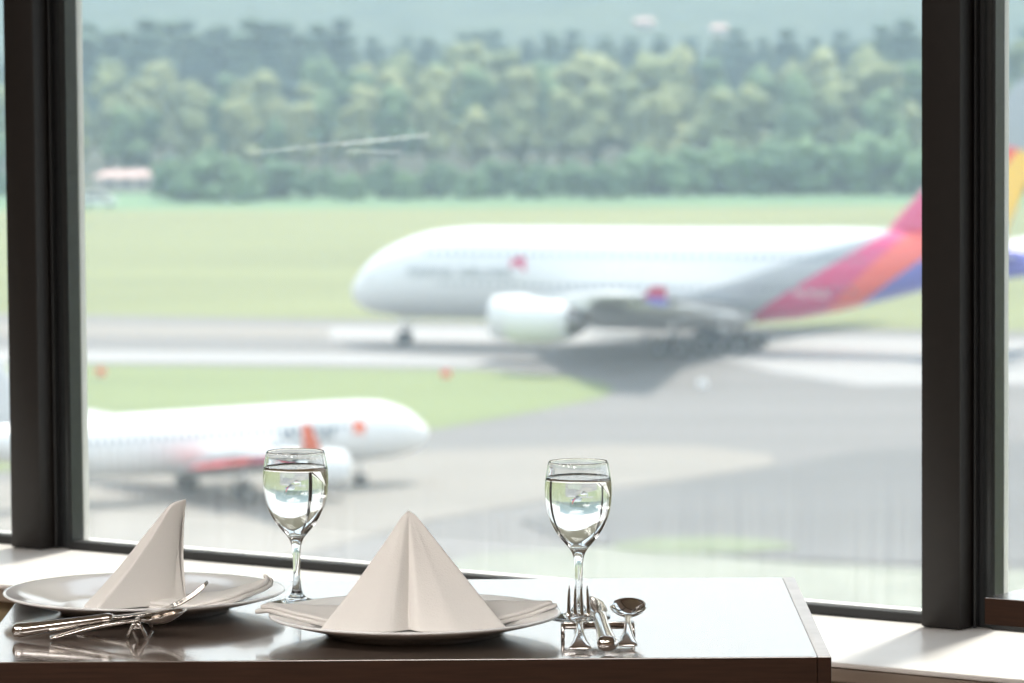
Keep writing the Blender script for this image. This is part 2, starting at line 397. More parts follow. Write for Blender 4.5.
# ------------------------------------------------------------------ aircraft
M['paint'] = mat('aircraft_white_paint', (0.70, 0.71, 0.72), 0.25, noise_scale=0.4, noise_amt=0.015, coat=0.3)
M['wing'] = mat('wing_grey_paint', (0.55, 0.56, 0.57), 0.35, noise_scale=0.4, noise_amt=0.03)
M['alu'] = mat('bare_aluminium', (0.62, 0.62, 0.64), 0.3, 0.9, noise_scale=0.6, noise_amt=0.04)
M['tyre'] = mat('tyre_rubber', (0.02, 0.02, 0.022), 0.8, noise_scale=3, noise_amt=0.1)
M['hub'] = mat('wheel_hub', (0.45, 0.45, 0.45), 0.4, 0.5, noise_scale=3)
M['window_dark'] = mat('cockpit_glass', (0.03, 0.04, 0.05), 0.1, noise_scale=2)
M['exhaust'] = mat('exhaust_metal', (0.18, 0.17, 0.17), 0.35, 0.9, noise_scale=1)
M['letter'] = mat('lettering_grey', (0.10, 0.12, 0.15), 0.5, noise_scale=1, noise_amt=0.05)
M['letter2'] = mat('lettering_slate', (0.02, 0.05, 0.09), 0.5, noise_scale=1, noise_amt=0.05)
M['magenta'] = mat('crimson_paint', (0.52, 0.03, 0.13), 0.35, noise_scale=0.5, noise_amt=0.04)
M['orange'] = mat('orange_red_paint', (0.78, 0.13, 0.04), 0.35, noise_scale=0.5, noise_amt=0.04)
M['red'] = mat('signal_red_paint', (0.72, 0.05, 0.05), 0.35, noise_scale=0.5, noise_amt=0.04)
M['violet'] = mat('violet_paint', (0.10, 0.10, 0.42), 0.35, noise_scale=0.5, noise_amt=0.04)
M['white_letter'] = mat('white_lettering', (0.8, 0.8, 0.8), 0.5, noise_scale=1, noise_amt=0.02)

def cabin_rows(n, s, col, rows, step):
    """rows of small dark windows in the skin: (height, first u, last u), pitch step"""
    L = n.links.new
    def mth(op, a, b_=None, c_=None):
        x = n.nodes.new('ShaderNodeMath'); x.operation = op
        for k_, v_ in enumerate((a, b_, c_)):
            if v_ is None: continue
            if isinstance(v_, (int, float)): x.inputs[k_].default_value = v_
            else: L(v_, x.inputs[k_])
        return x.outputs[0]
    X, Z = s.outputs['X'], s.outputs['Z']
    fr = mth('LESS_THAN', mth('FRACT', mth('DIVIDE', X, step)), .36)
    tot = None
    for z, u0, u1 in rows:
        a = mth('LESS_THAN', mth('ABSOLUTE', mth('SUBTRACT', Z, z)), .17)
        q = mth('MULTIPLY', mth('MULTIPLY', a, fr), mth('MULTIPLY', mth('GREATER_THAN', X, u0), mth('LESS_THAN', X, u1)))
        tot = q if tot is None else mth('MAXIMUM', tot, q)
    mx = n.nodes.new('ShaderNodeMix'); mx.data_type = 'RGBA'; L(tot, mx.inputs['Factor'])
    if isinstance(col, tuple): mx.inputs['A'].default_value = (*col, 1)
    else: L(col, mx.inputs['A'])
    mx.inputs['B'].default_value = (.10, .13, .16, 1)
    return mx.outputs['Result']
def skin_with_windows(name, rows, step):
    m = mat(name, (.8, .8, .8), .25, coat=.3); n = m.node_tree
    t = n.nodes.new('ShaderNodeTexCoord'); s = n.nodes.new('ShaderNodeSeparateXYZ'); n.links.new(t.outputs['Object'], s.inputs[0])
    n.links.new(cabin_rows(n, s, (.74, .745, .75), rows, step), n.nodes['Principled BSDF'].inputs['Base Color'])
    return m
def livery(name, is_fin):
    """wide-body livery: diagonal bands laid out on the aircraft's own length (local x) and height (local z)"""
    m = mat(name, (0.8, 0.8, 0.8), 0.25, coat=0.3); n = m.node_tree; L = n.links.new; b = n.nodes['Principled BSDF']
    t = n.nodes.new('ShaderNodeTexCoord'); s = n.nodes.new('ShaderNodeSeparateXYZ'); L(t.outputs['Object'], s.inputs[0])
    def lin(ku, kz, c):
        a = n.nodes.new('ShaderNodeMath'); a.operation = 'MULTIPLY_ADD'; L(s.outputs['Z'], a.inputs[0]); a.inputs[1].default_value = kz; a.inputs[2].default_value = c
        d = n.nodes.new('ShaderNodeMath'); d.operation = 'MULTIPLY_ADD'; L(s.outputs['X'], d.inputs[0]); d.inputs[1].default_value = ku; L(a.outputs[0], d.inputs[2])
        g = n.nodes.new('ShaderNodeMath'); g.operation = 'GREATER_THAN'; L(d.outputs[0], g.inputs[0]); g.inputs[1].default_value = 0
        return g
    def over(prev, g, col):
        mx = n.nodes.new('ShaderNodeMix'); mx.data_type = 'RGBA'; L(g.outputs[0], mx.inputs['Factor'])
        if isinstance(prev, tuple): mx.inputs['A'].default_value = (*prev, 1)
        else: L(prev, mx.inputs['A'])
        mx.inputs['B'].default_value = (*col, 1); return mx.outputs['Result']
    white = (0.68, 0.70, 0.72); grey = (0.36, 0.38, 0.41)
    mag = (0.60, 0.035, 0.17); org = (0.80, 0.10, 0.07); vio = (0.13, 0.13, 0.50); yel = (0.85, 0.52, 0.05); pale = (0.30, 0.34, 0.37)
    if not is_fin:
        c = over(white, lin(0.345, -1, 4.3 - 0.345 * 30.4), grey)
        c = over(c, lin(1, -1.63, -(43.5 - 1.63 * 7)), mag)
        c = over(c, lin(1, -1.05, -(47.4 - 1.05 * 7)), org)
        c = over(c, lin(1, -1.4, -(50.6 - 1.4 * 7)), vio)
    else:
        c = over(mag, lin(1, -0.92, -(51.6 - 9.2)), org)
        c = over(c, lin(1, -0.85, -(54.0 - 8.5)), yel)
        c = over(c, lin(0.25, 1, -(18.3 + 0.25 * 58)), pale)
    if not is_fin: c = cabin_rows(n, s, c, ((8.4, 8, 48), (5.72, 9, 47)), .8)
    L(c, b.inputs['Base Color'])
    return m

class Hull:
    def __init__(s, st): s.st = st
    def at(s, u):
        st = s.st
        if u <= st[0][0]: return st[0]
        for p, q in zip(st, st[1:]):
            if u <= q[0]:
                f = (u - p[0]) / (q[0] - p[0]); return tuple(a + (b - a) * f for a, b in zip(p, q))
        return st[-1]
    def side(s, u, z, off=0.0):
        _, zb, zt, hw = s.at(u); zc, hh = (zb + zt) / 2, (zt - zb) / 2
        k = max(0.0, 1 - ((z - zc) / hh) ** 2)
        return hw * math.sqrt(k) + off
    def mesh(s, n=40):
        bm = bmesh.new(); rings = []
        for u, zb, zt, hw in s.st:
            zc, hh = (zb + zt) / 2, (zt - zb) / 2
            rings.append([Vector((u, hw * cos(2 * PI * k / n), zc + hh * sin(2 * PI * k / n))) for k in range(n)])
        loft(bm, rings); return bm

def foil(chord, t=0.12, n=9):
    up, lo = [], []
    for i in range(n):
        x = (1 - cos(PI * i / (n - 1))) / 2
        y = t * 5 * (0.2969 * math.sqrt(x) - 0.126 * x - 0.3516 * x * x + 0.2843 * x ** 3 - 0.1036 * x ** 4)
        up.append((x * chord, y * chord * 1.15)); lo.append((x * chord, -y * chord * 0.8))
    return up + lo[-2:0:-1]
def wing_mesh(secs, vertical=False, t=0.12):
    """secs: (lateral v, LE u, TE u, z, thickness)"""
    bm = bmesh.new(); rings = []
    for v, le, te, z in secs:
        pts = foil(te - le, t)
        if vertical: rings.append([Vector((le + x, y, z)) for x, y in pts])
        else: rings.append([Vector((le + x, v, z + y)) for x, y in pts])
    loft(bm, rings); return bm
def text_on(hull, txt, u0, z0, size, side, flow, m, parent, name='lettering', off=0.05, shear=0.0, label=None):
    cu = bpy.data.curves.new('t', 'FONT'); cu.body = txt; cu.size = size; cu.shear = shear
    ob = bpy.data.objects.new('t', cu); COL.objects.link(ob)
    dg = bpy.context.evaluated_depsgraph_get(); dg.update()
    me = bpy.data.meshes.new_from_object(ob.evaluated_get(dg)); bpy.data.objects.remove(ob)
    for v in me.vertices:
        u = u0 + flow * v.co.x; z = z0 + v.co.y
        v.co = Vector((u, side * hull.side(u, z, off), z))
    me.materials.append(m)
    o = bpy.data.objects.new(name, me); COL.objects.link(o); o.parent = parent
    if label: o['label'] = label
    return o
def wheels(parent, u, v, r, w_, rows, cols, ztop, du=1.7, dv=0.9, name='landing_gear'):
    g = empty(name); g.parent = parent
    bm = bmesh.new(); tube(bm, [(u, v, r * 0.9), (u, v, ztop)], [r * 0.28, r * 0.36], 12)
    tube(bm, [(u + 0.1, v, r * 1.2), (u + 1.6, v, ztop)], r * 0.13, 8)
    if rows > 1: tube(bm, [(u - du * (rows - 1) / 2, v, r), (u + du * (rows - 1) / 2, v, r)], r * 0.22, 8)
    link('strut', bm, M['alu'], g)
    for i in range(rows):
        uu = u + (i - (rows - 1) / 2) * du
        for j in range(cols):
            vv = v + (j - (cols - 1) / 2) * dv
            bm = bmesh.new(); mx = Matrix.Translation((uu, vv, r)) @ Matrix.Rotation(PI / 2, 4, 'X')
            h = w_ / 2
            lathe(bm, [(r * .45, -h * .8), (r * .55, -h), (r * .85, -h), (r * .97, -h * .6), (r, 0), (r * .97, h * .6), (r * .85, h), (r * .55, h), (r * .45, h * .8)], 22, mx=mx, close=True)
            wh = link('wheel', bm, M['tyre'], g)
            bm = bmesh.new(); lathe(bm, [(0, -h * .7), (r * .46, -h * .75), (r * .46, h * .75), (0, h * .7)], 16, mx=mx)
            link('hub', bm, M['hub'], wh)
    return g
def engine(parent, u, v, z, r, L_, wz, paint, wing_u):
    g = empty('engine'); g.parent = parent
    mx = Matrix.Translation((u, v, z)) @ Matrix.Rotation(PI / 2, 4, 'Y')
    bm = bmesh.new()
    lathe(bm, [(r * .80, L_ * .06), (r * .80, L_ * .02), (r * .84, -L_ * .005), (r * .90, 0.0), (r * .96, L_ * .05), (r, L_ * .2), (r, L_ * .4), (r * .93, L_ * .6), (r * .78, L_ * .76), (r * .75, L_ * .76), (r * .8, L_ * .6), (r * .86, L_ * .3), (r * .80, L_ * .12)], 40, mx=mx, close=True)
    link('nacelle', bm, paint, g)
    bm = bmesh.new(); lathe(bm, [(r * .79, L_ * .14), (r * .3, L_ * .14), (0.0, L_ * .02)], 32, mx=mx)
    link('fan', bm, M['exhaust'], g)
    bm = bmesh.new(); lathe(bm, [(r * .58, L_ * .5), (r * .60, L_ * .78), (r * .45, L_ * .9), (r * .22, L_ * .93), (0, L_ * 1.05)], 32, mx=mx)
    link('exhaust_cone', bm, M['exhaust'], g)
    bm = bmesh.new()
    loft(bm, [[Vector((u + L_ * .15, v + s_, z + r * .9)) for s_ in (-.05, .05)] + [Vector((u + L_ * .95, v + s_, z + r * .55)) for s_ in (.2, -.2)],
              [Vector((u + L_ * .30, v + s_, z + r * 1.12)) for s_ in (-.04, .04)] + [Vector((wing_u, v + s_, wz)) for s_ in (.18, -.18)]])
    link('pylon', bm, M['paint'], g, smooth=False)
    return g

# ---- the double-deck wide-body
TH = R(19)
NOSE = at_y(352.5, 300, 414.5)
jet = empty('jumbo_jet', (NOSE.x, 414.5, GROUND), -TH,
            label='huge white double-deck airliner with crimson and violet tail on the taxiway behind the glass', cat='airplane')
H1 = Hull([(0, 4.45, 4.75, 0.12), (0.12, 4.1, 5.2, .6), (0.4, 3.7, 5.75, 1.05), (0.8, 3.35, 6.3, 1.5), (1.4, 3.05, 7.0, 2.0), (2.2, 2.8, 7.75, 2.5), (3.2, 2.65, 8.45, 2.9), (4.5, 2.5, 9.1, 3.2),
           (6.0, 2.42, 9.65, 3.4), (7.6, 2.4, 10.1, 3.52), (9.5, 2.4, 10.4, 3.57), (12, 2.4, 10.55, 3.57), (20, 2.4, 10.6, 3.57), (30, 2.4, 10.65, 3.57), (37, 2.5, 10.7, 3.57), (41, 2.9, 10.75, 3.5),
           (45, 3.7, 10.8, 3.3), (49, 4.7, 10.75, 2.95), (53, 5.8, 10.55, 2.4), (57, 6.3, 10.1, 1.8), (61, 6.9, 9.3, 1.2), (65, 7.4, 8.6, .6), (66.5, 7.7, 8.3, .2)])
body1 = link('fuselage', H1.mesh(48), livery('widebody_livery', False), jet)
bm = bmesh.new()
lathe(bm, [(0, 0), (1.5, .8), (2.6, 3), (3.0, 7), (3.0, 13), (2.4, 18), (1.2, 21), (0, 22)], 32, mx=Matrix.Translation((17.5, 0, 3.6)) @ Matrix.Diagonal((1, 1.32, 0.62, 1)) @ Matrix.Rotation(PI / 2, 4, 'Y'))
link('belly_fairing', bm, M['paint'], jet)
SW = [(2.5, 18.5, 37, 4.0), (6, 20.0, 36.6, 4.3), (14.5, 24.2, 36.2, 5.3), (25, 29.8, 38.3, 6.4), (33, 34.2, 40.0, 7.1), (37, 36.6, 40.8, 7.4), (37.8, 37.6, 40.9, 7.45)]
for s in (1, -1):
    wg = link('wing', wing_mesh([(s * v, a, b, z) for v, a, b, z in SW], t=0.11), M['wing'], jet)
    bm = bmesh.new(); loft(bm, [[Vector((38.9, s * 37.85, 7.4)), Vector((40.8, s * 37.85, 7.4)), Vector((40.8, s * 37.75, 7.4)), Vector((38.9, s * 37.75, 7.4))],
                                [Vector((39.7, s * 38.1, 8.3)), Vector((40.9, s * 38.1, 8.3)), Vector((40.9, s * 38.0, 8.3)), Vector((39.7, s * 38.0, 8.3))]])
    link('wing_fence', bm, M['magenta'], wg, smooth=False)['label'] = 'crimson wing tip fence'
    bm = bmesh.new(); loft(bm, [[Vector((38.9, s * 37.85, 7.4)), Vector((40.8, s * 37.85, 7.4)), Vector((40.8, s * 37.75, 7.4)), Vector((38.9, s * 37.75, 7.4))],
                                [Vector((39.8, s * 38.0, 6.8)), Vector((41.0, s * 38.0, 6.8)), Vector((41.0, s * 37.9, 6.8)), Vector((39.8, s * 37.9, 6.8))]])
    link('wing_fence', bm, M['violet'], wg, smooth=False)['label'] = 'violet wing tip fence'
    for v, ue, z in ((9.5, 36.2, 4.3), (14, 35.6, 4.9), (19, 36.6, 5.4), (24, 37.4, 5.9), (29, 38.6, 6.4)):
        bm = bmesh.new(); sweep(bm, [(0, 0, 0, .05, .05), (1.2, 0, 0, .28, .36), (3.5, 0, 0, .3, .42), (5.5, 0, -.05, .2, .25), (6.8, 0, -.05, .03, .03)], 12, 2)
        bmesh.ops.transform(bm, matrix=Matrix.Translation((ue - 4.2, s * v, z - .35)) @ Matrix.Rotation(-PI / 2, 4, 'Z'), verts=bm.verts)
        link('flap_fairing', bm, M['wing'], wg)
    engine(jet, 18.4, s * 14.6, 3.75, 1.95, 7.0, 4.9, M['paint'], 25.8)
    engine(jet, 23.6, s * 25.4, 4.35, 1.85, 7.0, 6.2, M['paint'], 31.2)
    link('tailplane', wing_mesh([(s * 0.8, 52.2, 60.5, 8.6), (s * 14.5, 60.0, 63.6, 9.6), (s * 14.9, 60.8, 63.7, 9.62)], t=0.10), M['paint'], jet)
    wheels(jet, 31.5, s * 6.0, 0.70, 0.5, 2, 2, 4.2, 1.7, 1.35, 'wing_gear')
    wheels(jet, 35.0, s * 2.6, 0.70, 0.5, 3, 2, 3.8, 1.7, 1.5, 'body_gear')
wheels(jet, 4.9, 0, 0.62, 0.45, 1, 2, 3.2, 1, 1.0, 'nose_gear')
link('tail_fin', wing_mesh([(0, 48.2, 59.3, 9.4), (0, 49.4, 59.6, 11.2), (0, 60.2, 64.8, 23.2), (0, 61.0, 64.9, 23.8)], True, 0.09), livery('fin_livery', True), jet)
# cockpit glass, deck windows and doors follow the hull skin
def skin_patch(hull, name, quads, side, m, parent, off=0.03):
    bm = bmesh.new()
    for (u0, u1, z0, z1) in quads:
        vs = [bm.verts.new((u, side * hull.side(u, z, off), z)) for u, z in ((u0, z0), (u1, z0), (u1, z1), (u0, z1))]
        bm.faces.new(vs)
    return link(name, bm, m, parent, smooth=False)
for s in (1, -1):
    skin_patch(H1, 'cockpit_window', [(1.15, 2.6, 5.75, 6.35)], s, M['window_dark'], jet)
text_on(H1, 'ASIANA AIRLINES', 6.4, 6.3, 1.28, -1, 1, M['letter'], jet)
# arrow-like emblem after the name
bm = bmesh.new()
for tri in (((16.2, 7.1), (17.4, 8.2), (16.7, 8.15), (16.0, 7.8)), ((17.4, 8.2), (17.5, 6.8), (17.0, 7.2), (16.8, 7.65))):
    vs = [bm.verts.new((u, -H1.side(u, z, .06), z)) for u, z in tri]; bm.faces.new(vs)
link('emblem', bm, M['magenta'], jet, smooth=False)['label'] = 'small crimson emblem after the lettering'
text_on(H1, 'HL7625', 41.6, 5.0, 0.95, -1, 1, M['white_letter'], jet, 'registration', label='white registration letters on the crimson band')

# ---- the narrow-body nearer the terminal
TJ = R(31)
NJ = at_y(428, 432, 302.4)
jet2 = empty('small_jet', (NJ.x, 302.4, GROUND), PI + TJ,
             label='white twin-engine airliner with orange star taxiing nearer, left of the wine glasses', cat='airplane')
# local x = aft; local y: the side towards the camera is +y after mirroring, see sign S2
H2 = Hull([(0, 3.05, 3.25, .08), (.12, 2.75, 3.55, .4), (.45, 2.45, 3.9, .8), (1.0, 2.15, 4.3, 1.2), (1.7, 1.95, 4.85, 1.5), (2.5, 1.8, 5.15, 1.72), (3.6, 1.72, 5.48, 1.88), (5, 1.7, 5.57, 1.97), (8, 1.7, 5.62, 1.975), (14, 1.7, 5.62, 1.975), (22, 1.7, 5.62, 1.975),
           (25, 1.9, 5.62, 1.93), (28, 2.5, 5.62, 1.75), (31, 3.3, 5.58, 1.4), (34, 4.1, 5.6, .9), (36.5, 4.6, 5.35, .45), (37.5, 4.85, 5.2, .15)])
S2 = 1
link('fuselage', H2.mesh(40), skin_with_windows('small_jet_skin', ((4.17, 6.4, 29),), .53), jet2)
bm = bmesh.new()
lathe(bm, [(0, 0), (1.0, .8), (1.7, 2.5), (1.85, 5), (1.7, 8), (1.0, 10), (0, 11)], 28, mx=Matrix.Translation((9.5, 0, 2.3)) @ Matrix.Diagonal((1, 1.1, 0.55, 1)) @ Matrix.Rotation(PI / 2, 4, 'Y'))
link('belly_fairing', bm, M['wing'], jet2)
for s in (1, -1):
    wg = link('wing', wing_mesh([(s * v, a, b, z) for v, a, b, z in ((1.4, 10.6, 17.4, 2.5), (3, 11.3, 17.4, 2.75), (6.4, 13.1, 17.4, 3.3), (12, 15.2, 18.0, 3.9), (16.6, 16.9, 18.6, 4.4))], t=0.12), M['paint'], jet2)
    link('sharklet', wing_mesh([(s * 16.6, 16.9, 18.6, 4.4), (s * 16.95, 17.3, 18.4, 4.8), (s * 17.1, 18.0, 18.6, 6.2)], t=0.08), M['orange'], wg)['label'] = 'orange upturned wing tip'
    for v, ue, z in ((4.4, 17.0, 2.9), (8.3, 17.4, 3.4), (11.5, 17.6, 3.8)):
        bm = bmesh.new(); sweep(bm, [(0, 0, 0, .03, .03), (.8, 0, 0, .16, .22), (2.2, 0, 0, .18, .26), (3.6, 0, -.04, .03, .03)], 10, 2)
        bmesh.ops.transform(bm, matrix=Matrix.Translation((ue - 2.2, s * v, z - .25)) @ Matrix.Rotation(-PI / 2, 4, 'Z'), verts=bm.verts)
        link('flap_fairing', bm, M['magenta'], wg)['label'] = 'red flap fairing'
    link('flap', wing_mesh([(s * 2.2, 16.6, 18.9, 2.2), (s * 6.4, 16.9, 18.8, 2.75), (s * 8.6, 17.4, 19.0, 3.15)], t=0.2), M['red'], wg)['label'] = 'red inner flap'
    engine(jet2, 9.5, s * 5.75, 2.05, 1.18, 4.6, 3.0, M['paint'], 13.2)
    link('tailplane', wing_mesh([(s * .5, 31.5, 35.0, 5.0), (s * 6.2, 34.3, 36.0, 5.6)], t=0.1), M['paint'], jet2)
    wheels(jet2, 15.6, s * 3.9, 0.6, 0.42, 1, 2, 2.8, 1, .95, 'main_gear')
wheels(jet2, 5.07, 0, 0.40, 0.24, 1, 2, 2.2, 1, .5, 'nose_gear')
fin2 = link('tail_fin', wing_mesh([(0, 26.8, 34.6, 5.5), (0, 28.2, 34.8, 6.2), (0, 31.6, 35.0, 11.4), (0, 32.0, 35.0, 11.8)], True, 0.09), M['wing'], jet2)
FIN = Hull([(20, 0, 20, 0.36), (40, 0, 20, 0.36)])
for s in (1, -1):
    skin_patch(H2, 'cockpit_window', [(1.25, 2.45, 4.1, 4.5)], s, M['window_dark'], jet2)
SV = 1  # +y of this aircraft faces the camera (checked by the sign below)
side_vec = Matrix.Rotation(PI + TJ, 3, 'Z') @ Vector((0, 1, 0))
if side_vec.y > 0: SV = -1
text_on(H2, 'Jetstar', 12.3, 3.45, 1.75, SV, -1, M['letter2'], jet2)
bm = bmesh.new(); pts = []
for i in range(10):
    rr = .72 if i % 2 == 0 else .32; a = PI / 2 + i * PI / 5 + .2
    u, z = 6.2 + rr * cos(a), 4.1 + rr * sin(a); pts.append(bm.verts.new((u, SV * H2.side(u, z, .05), z)))
bm.faces.new(pts); link('star_emblem', bm, M['orange'], jet2, smooth=False)['label'] = 'orange five-pointed star'

# ------------------------------------------------------------------ trees
def leaf_mat(name, c1, c2, scale=0.5):
    m = bpy.data.materials.new(name); m.use_nodes = True; n = m.node_tree; L = n.links.new; b = n.nodes['Principled BSDF']
    b.inputs['Roughness'].default_value = 0.75; b.inputs['Specular IOR Level'].default_value = 0.25
    t = n.nodes.new('ShaderNodeTexCoord'); no = n.nodes.new('ShaderNodeTexNoise'); no.inputs['Scale'].default_value = scale; no.inputs['Detail'].default_value = 8; no.inputs['Roughness'].default_value = .7
    oi = n.nodes.new('ShaderNodeObjectInfo'); L(t.outputs['Object'], no.inputs['Vector'])
    ad = n.nodes.new('ShaderNodeMath'); ad.operation = 'MULTIPLY_ADD'; ad.inputs[1].default_value = 0.35; ad.inputs[2].default_value = -0.17; L(oi.outputs['Random'], ad.inputs[0])
    a2 = n.nodes.new('ShaderNodeMath'); L(no.outputs[0], a2.inputs[0]); L(ad.outputs[0], a2.inputs[1])
    mr = n.nodes.new('ShaderNodeMapRange'); mr.inputs[1].default_value = .25; mr.inputs[2].default_value = .75; L(a2.outputs[0], mr.inputs[0])
    mx = n.nodes.new('ShaderNodeMix'); mx.data_type = 'RGBA'; mx.inputs['A'].default_value = (*c1, 1); mx.inputs['B'].default_value = (*c2, 1)
    L(mr.outputs[0], mx.inputs['Factor']); L(mx.outputs['Result'], b.inputs['Base Color'])
    return m
M['leaf_light'] = leaf_mat('bamboo_leaves', (0.10, 0.145, 0.06), (0.255, 0.285, 0.13))
M['leaf_mid'] = leaf_mat('broad_leaves', (0.05, 0.11, 0.05), (0.13, 0.21, 0.09))
M['leaf_dark'] = leaf_mat('cedar_needles', (0.04, 0.08, 0.055), (0.085, 0.14, 0.085))
M['leaf_bush'] = leaf_mat('bush_leaves', (0.055, 0.12, 0.06), (0.125, 0.215, 0.095))
M['bark'] = mat('bark', (0.10, 0.085, 0.07), 0.9, noise_scale=2, noise_amt=0.3)

def blob(bm, c, r, sub=3, amp=.28, fr=1.1, seed=0, squash=1.0, mi=0):
    g = bmesh.ops.create_icosphere(bm, subdivisions=sub, radius=1.0)
    for v in g['verts']:
        d = v.co.normalized(); k = 1 + amp * noise.noise(d * fr * 2 + Vector((seed, 0, 0))) + amp * .9 * noise.noise(d * fr * 6 + Vector((0, seed, 0)))
        v.co = Vector((c[0] + d.x * r * k, c[1] + d.y * r * k, c[2] + d.z * r * k * squash))
    for v in g['verts']:
        for f in v.link_faces: f.material_index = mi
def tree_mesh(kind, seed):
    rnd = random.Random(seed); bm = bmesh.new()
    if kind == 'bush':        # unit height 1, width ~1.2
        for i in range(38):
            a = rnd.uniform(0, 2 * PI); rr = .46 * math.sqrt(rnd.random())
            blob(bm, (rr * cos(a), rr * sin(a), rnd.uniform(.12, .86 - rr * .75)), rnd.uniform(.09, .17), 2, .4, 1.3, seed * 40 + i)
        tube(bm, [(0, 0, 0), (0, 0, .3)], .04, 6)
    elif kind == 'tall':      # slim plumes of a bamboo/broadleaf wood
        for i in range(34):
            z = rnd.uniform(.30, .93); a = rnd.uniform(0, 2 * PI); rr = rnd.uniform(.02, .21) * (1.3 - z)
            blob(bm, (rr * cos(a), rr * sin(a), z), rnd.uniform(.035, .085), 2, .5, 1.4, seed * 40 + i, 1.5)
        tube(bm, [(0, 0, 0), (.01, 0, .5), (0, 0, .8)], [.02, .015, .006], 6)
    else:                     # conifer
        for i in range(7):
            z = .2 + i * .12; r = .17 * (1.1 - z) + .02
            blob(bm, (rnd.uniform(-.02, .02), rnd.uniform(-.02, .02), z), r, 3, .30, 1.6, seed * 9 + i, .95)
        tube(bm, [(0, 0, 0), (0, 0, .9)], [.018, .004], 6)
    me_f = len(bm.faces)
    return bm
TREES = {}
for kind, mk in (('bush', 'leaf_bush'), ('tall', 'leaf_light'), ('conifer', 'leaf_dark')):
    for v in range(4):
        bm = tree_mesh(kind, 11 + v * 7)
        me = bpy.data.meshes.new(kind + '_mesh'); bm.to_mesh(me); bm.free()
        for p in me.polygons: p.use_smooth = True
        me.materials.append(M[mk]); TREES[(kind, v)] = me
ALT = {}
SPOTS = ((60, 'left of the left mullion'), (170, 'at the left end, beside the left mullion'), (260, 'above the big round bush at left'), (345, 'left of the big airliner nose'), (430, 'above the big airliner cockpit'),
         (510, 'above the big airliner lettering'), (590, 'above the big airliner engines'), (670, 'above the big airliner wing'), (750, 'above the big airliner rear cabin'), (830, 'left of the big airliner tail fin'), (925, 'above the foot of the tail fin'), (9999, 'right of the right mullion'))
def plant(name, kind, px, Y, h, wscale, label, cat, group, mk=None):
    label = label.replace(' the pale wood', ' the wood') + ' ' + next(t for x, t in SPOTS if px < x)
    v = random.randrange(4); me = TREES[(kind, v)]
    if mk:
        if (kind, v, mk) not in ALT:
            m2 = me.copy(); m2.materials.clear(); m2.materials.append(M[mk]); ALT[(kind, v, mk)] = m2
        me = ALT[(kind, v, mk)]
    o = bpy.data.objects.new(name, me); COL.objects.link(o)
    o.location = ((px - 512) / F * Y, Y, GROUND); o.scale = (h * wscale, h * wscale, h); o.rotation_euler = (0, 0, random.uniform(0, 6.28))
    return tag(o, label=label, cat=cat, group=group)
# bushes in front of the wood: (px, distance, height, width factor)
bushes = [(205, 672, 9.4, 1.15), (172, 680, 7, .9), (240, 668, 7, 1.0), (288, 676, 7.2, 1.2), (322, 682, 5.5, .9), (352, 670, 5.0, .95), (384, 676, 6.0, .9), (408, 671, 5.2, .9), (440, 676, 6.2, .95), (470, 672, 5.4, .9),
          (500, 678, 7.0, .95), (540, 672, 6.0, 1.0), (575, 678, 6.4, 1.0), (606, 672, 6.5, 1.0), (640, 680, 8.6, 1.1), (685, 678, 8.8, 1.15), (730, 682, 9.6, 1.15), (775, 678, 9.5, 1.2), (818, 682, 10.2, 1.2), (865, 680, 10.8, 1.15), (905, 678, 9.8, 1.15),
          (950, 680, 9.2, 1.15), (1000, 678, 9.6, 1.15), (1045, 680, 9, 1.1), (60, 690, 4.2, 1.1), (20, 690, 5, 1.2), (-25, 684, 7, 1.2), (-70, 680, 8.2, 1.15), (-115, 680, 6.5, 1.2), (1090, 680, 9.2, 1.15), (1135, 678, 8.6, 1.15)]
for (px, Y, h, ws) in bushes:
    big = h > 8
    plant('bush', 'bush', px, Y, h, ws, 'large rounded dark bush' if big else 'smaller green bush', 'bush',
          'large bushes at the far edge of the airfield' if big else 'small bushes at the far edge of the airfield')
for row, (Y, h0, n, mk) in enumerate(((735, 13.5, 33, None), (765, 15.5, 33, None), (800, 16.8, 33, None), (840, 17.9, 33, None))):
    for i in range(n):
        px = -150 + (i + .5 + random.uniform(-.3, .3)) * 1330 / n
        h = h0 * random.uniform(.85, 1.12) * (0.97 if px > 600 else (.86 if px < 340 else 1.0))
        plant('tree', 'tall', px, Y + random.uniform(-10, 10), h, random.uniform(1.3, 1.7), ('pale leafy tree, front row of the wood', 'pale leafy tree, second row', 'pale tree crown, third row', 'pale tree crown, rearmost light row')[row], 'tree',
              'light green trees in the wood, front rows' if row < 2 else 'light green trees in the wood, back rows', mk=('leaf_mid' if random.random() < .22 else None))
for (px, Y, h) in [(x, 905 + random.uniform(-12, 12), 23 * random.uniform(.93, 1.08)) for x in range(70, 345, 13)] + \
        [(x, 960 + random.uniform(-15, 15), 18.5 * random.uniform(.9, 1.15)) for x in range(350, 1180, 26)] + [(x, 1010, 18.0 * random.uniform(.9, 1.15)) for x in range(-150, 1180, 28)]:
    plant('conifer', 'conifer', px, Y, h, random.uniform(1.5, 1.9), 'dark conifer behind the pale wood' if Y < 985 else 'dark conifer, farthest row', 'tree', 'dark conifers behind the wood')
for (px, h) in ((885, 23), (905, 24), (915, 21), (865, 19)):
    plant('conifer', 'conifer', px, 870, h, 1.5, 'tall dark conifer nearer than the rest,', 'tree', 'dark conifers at the right end of the wood')

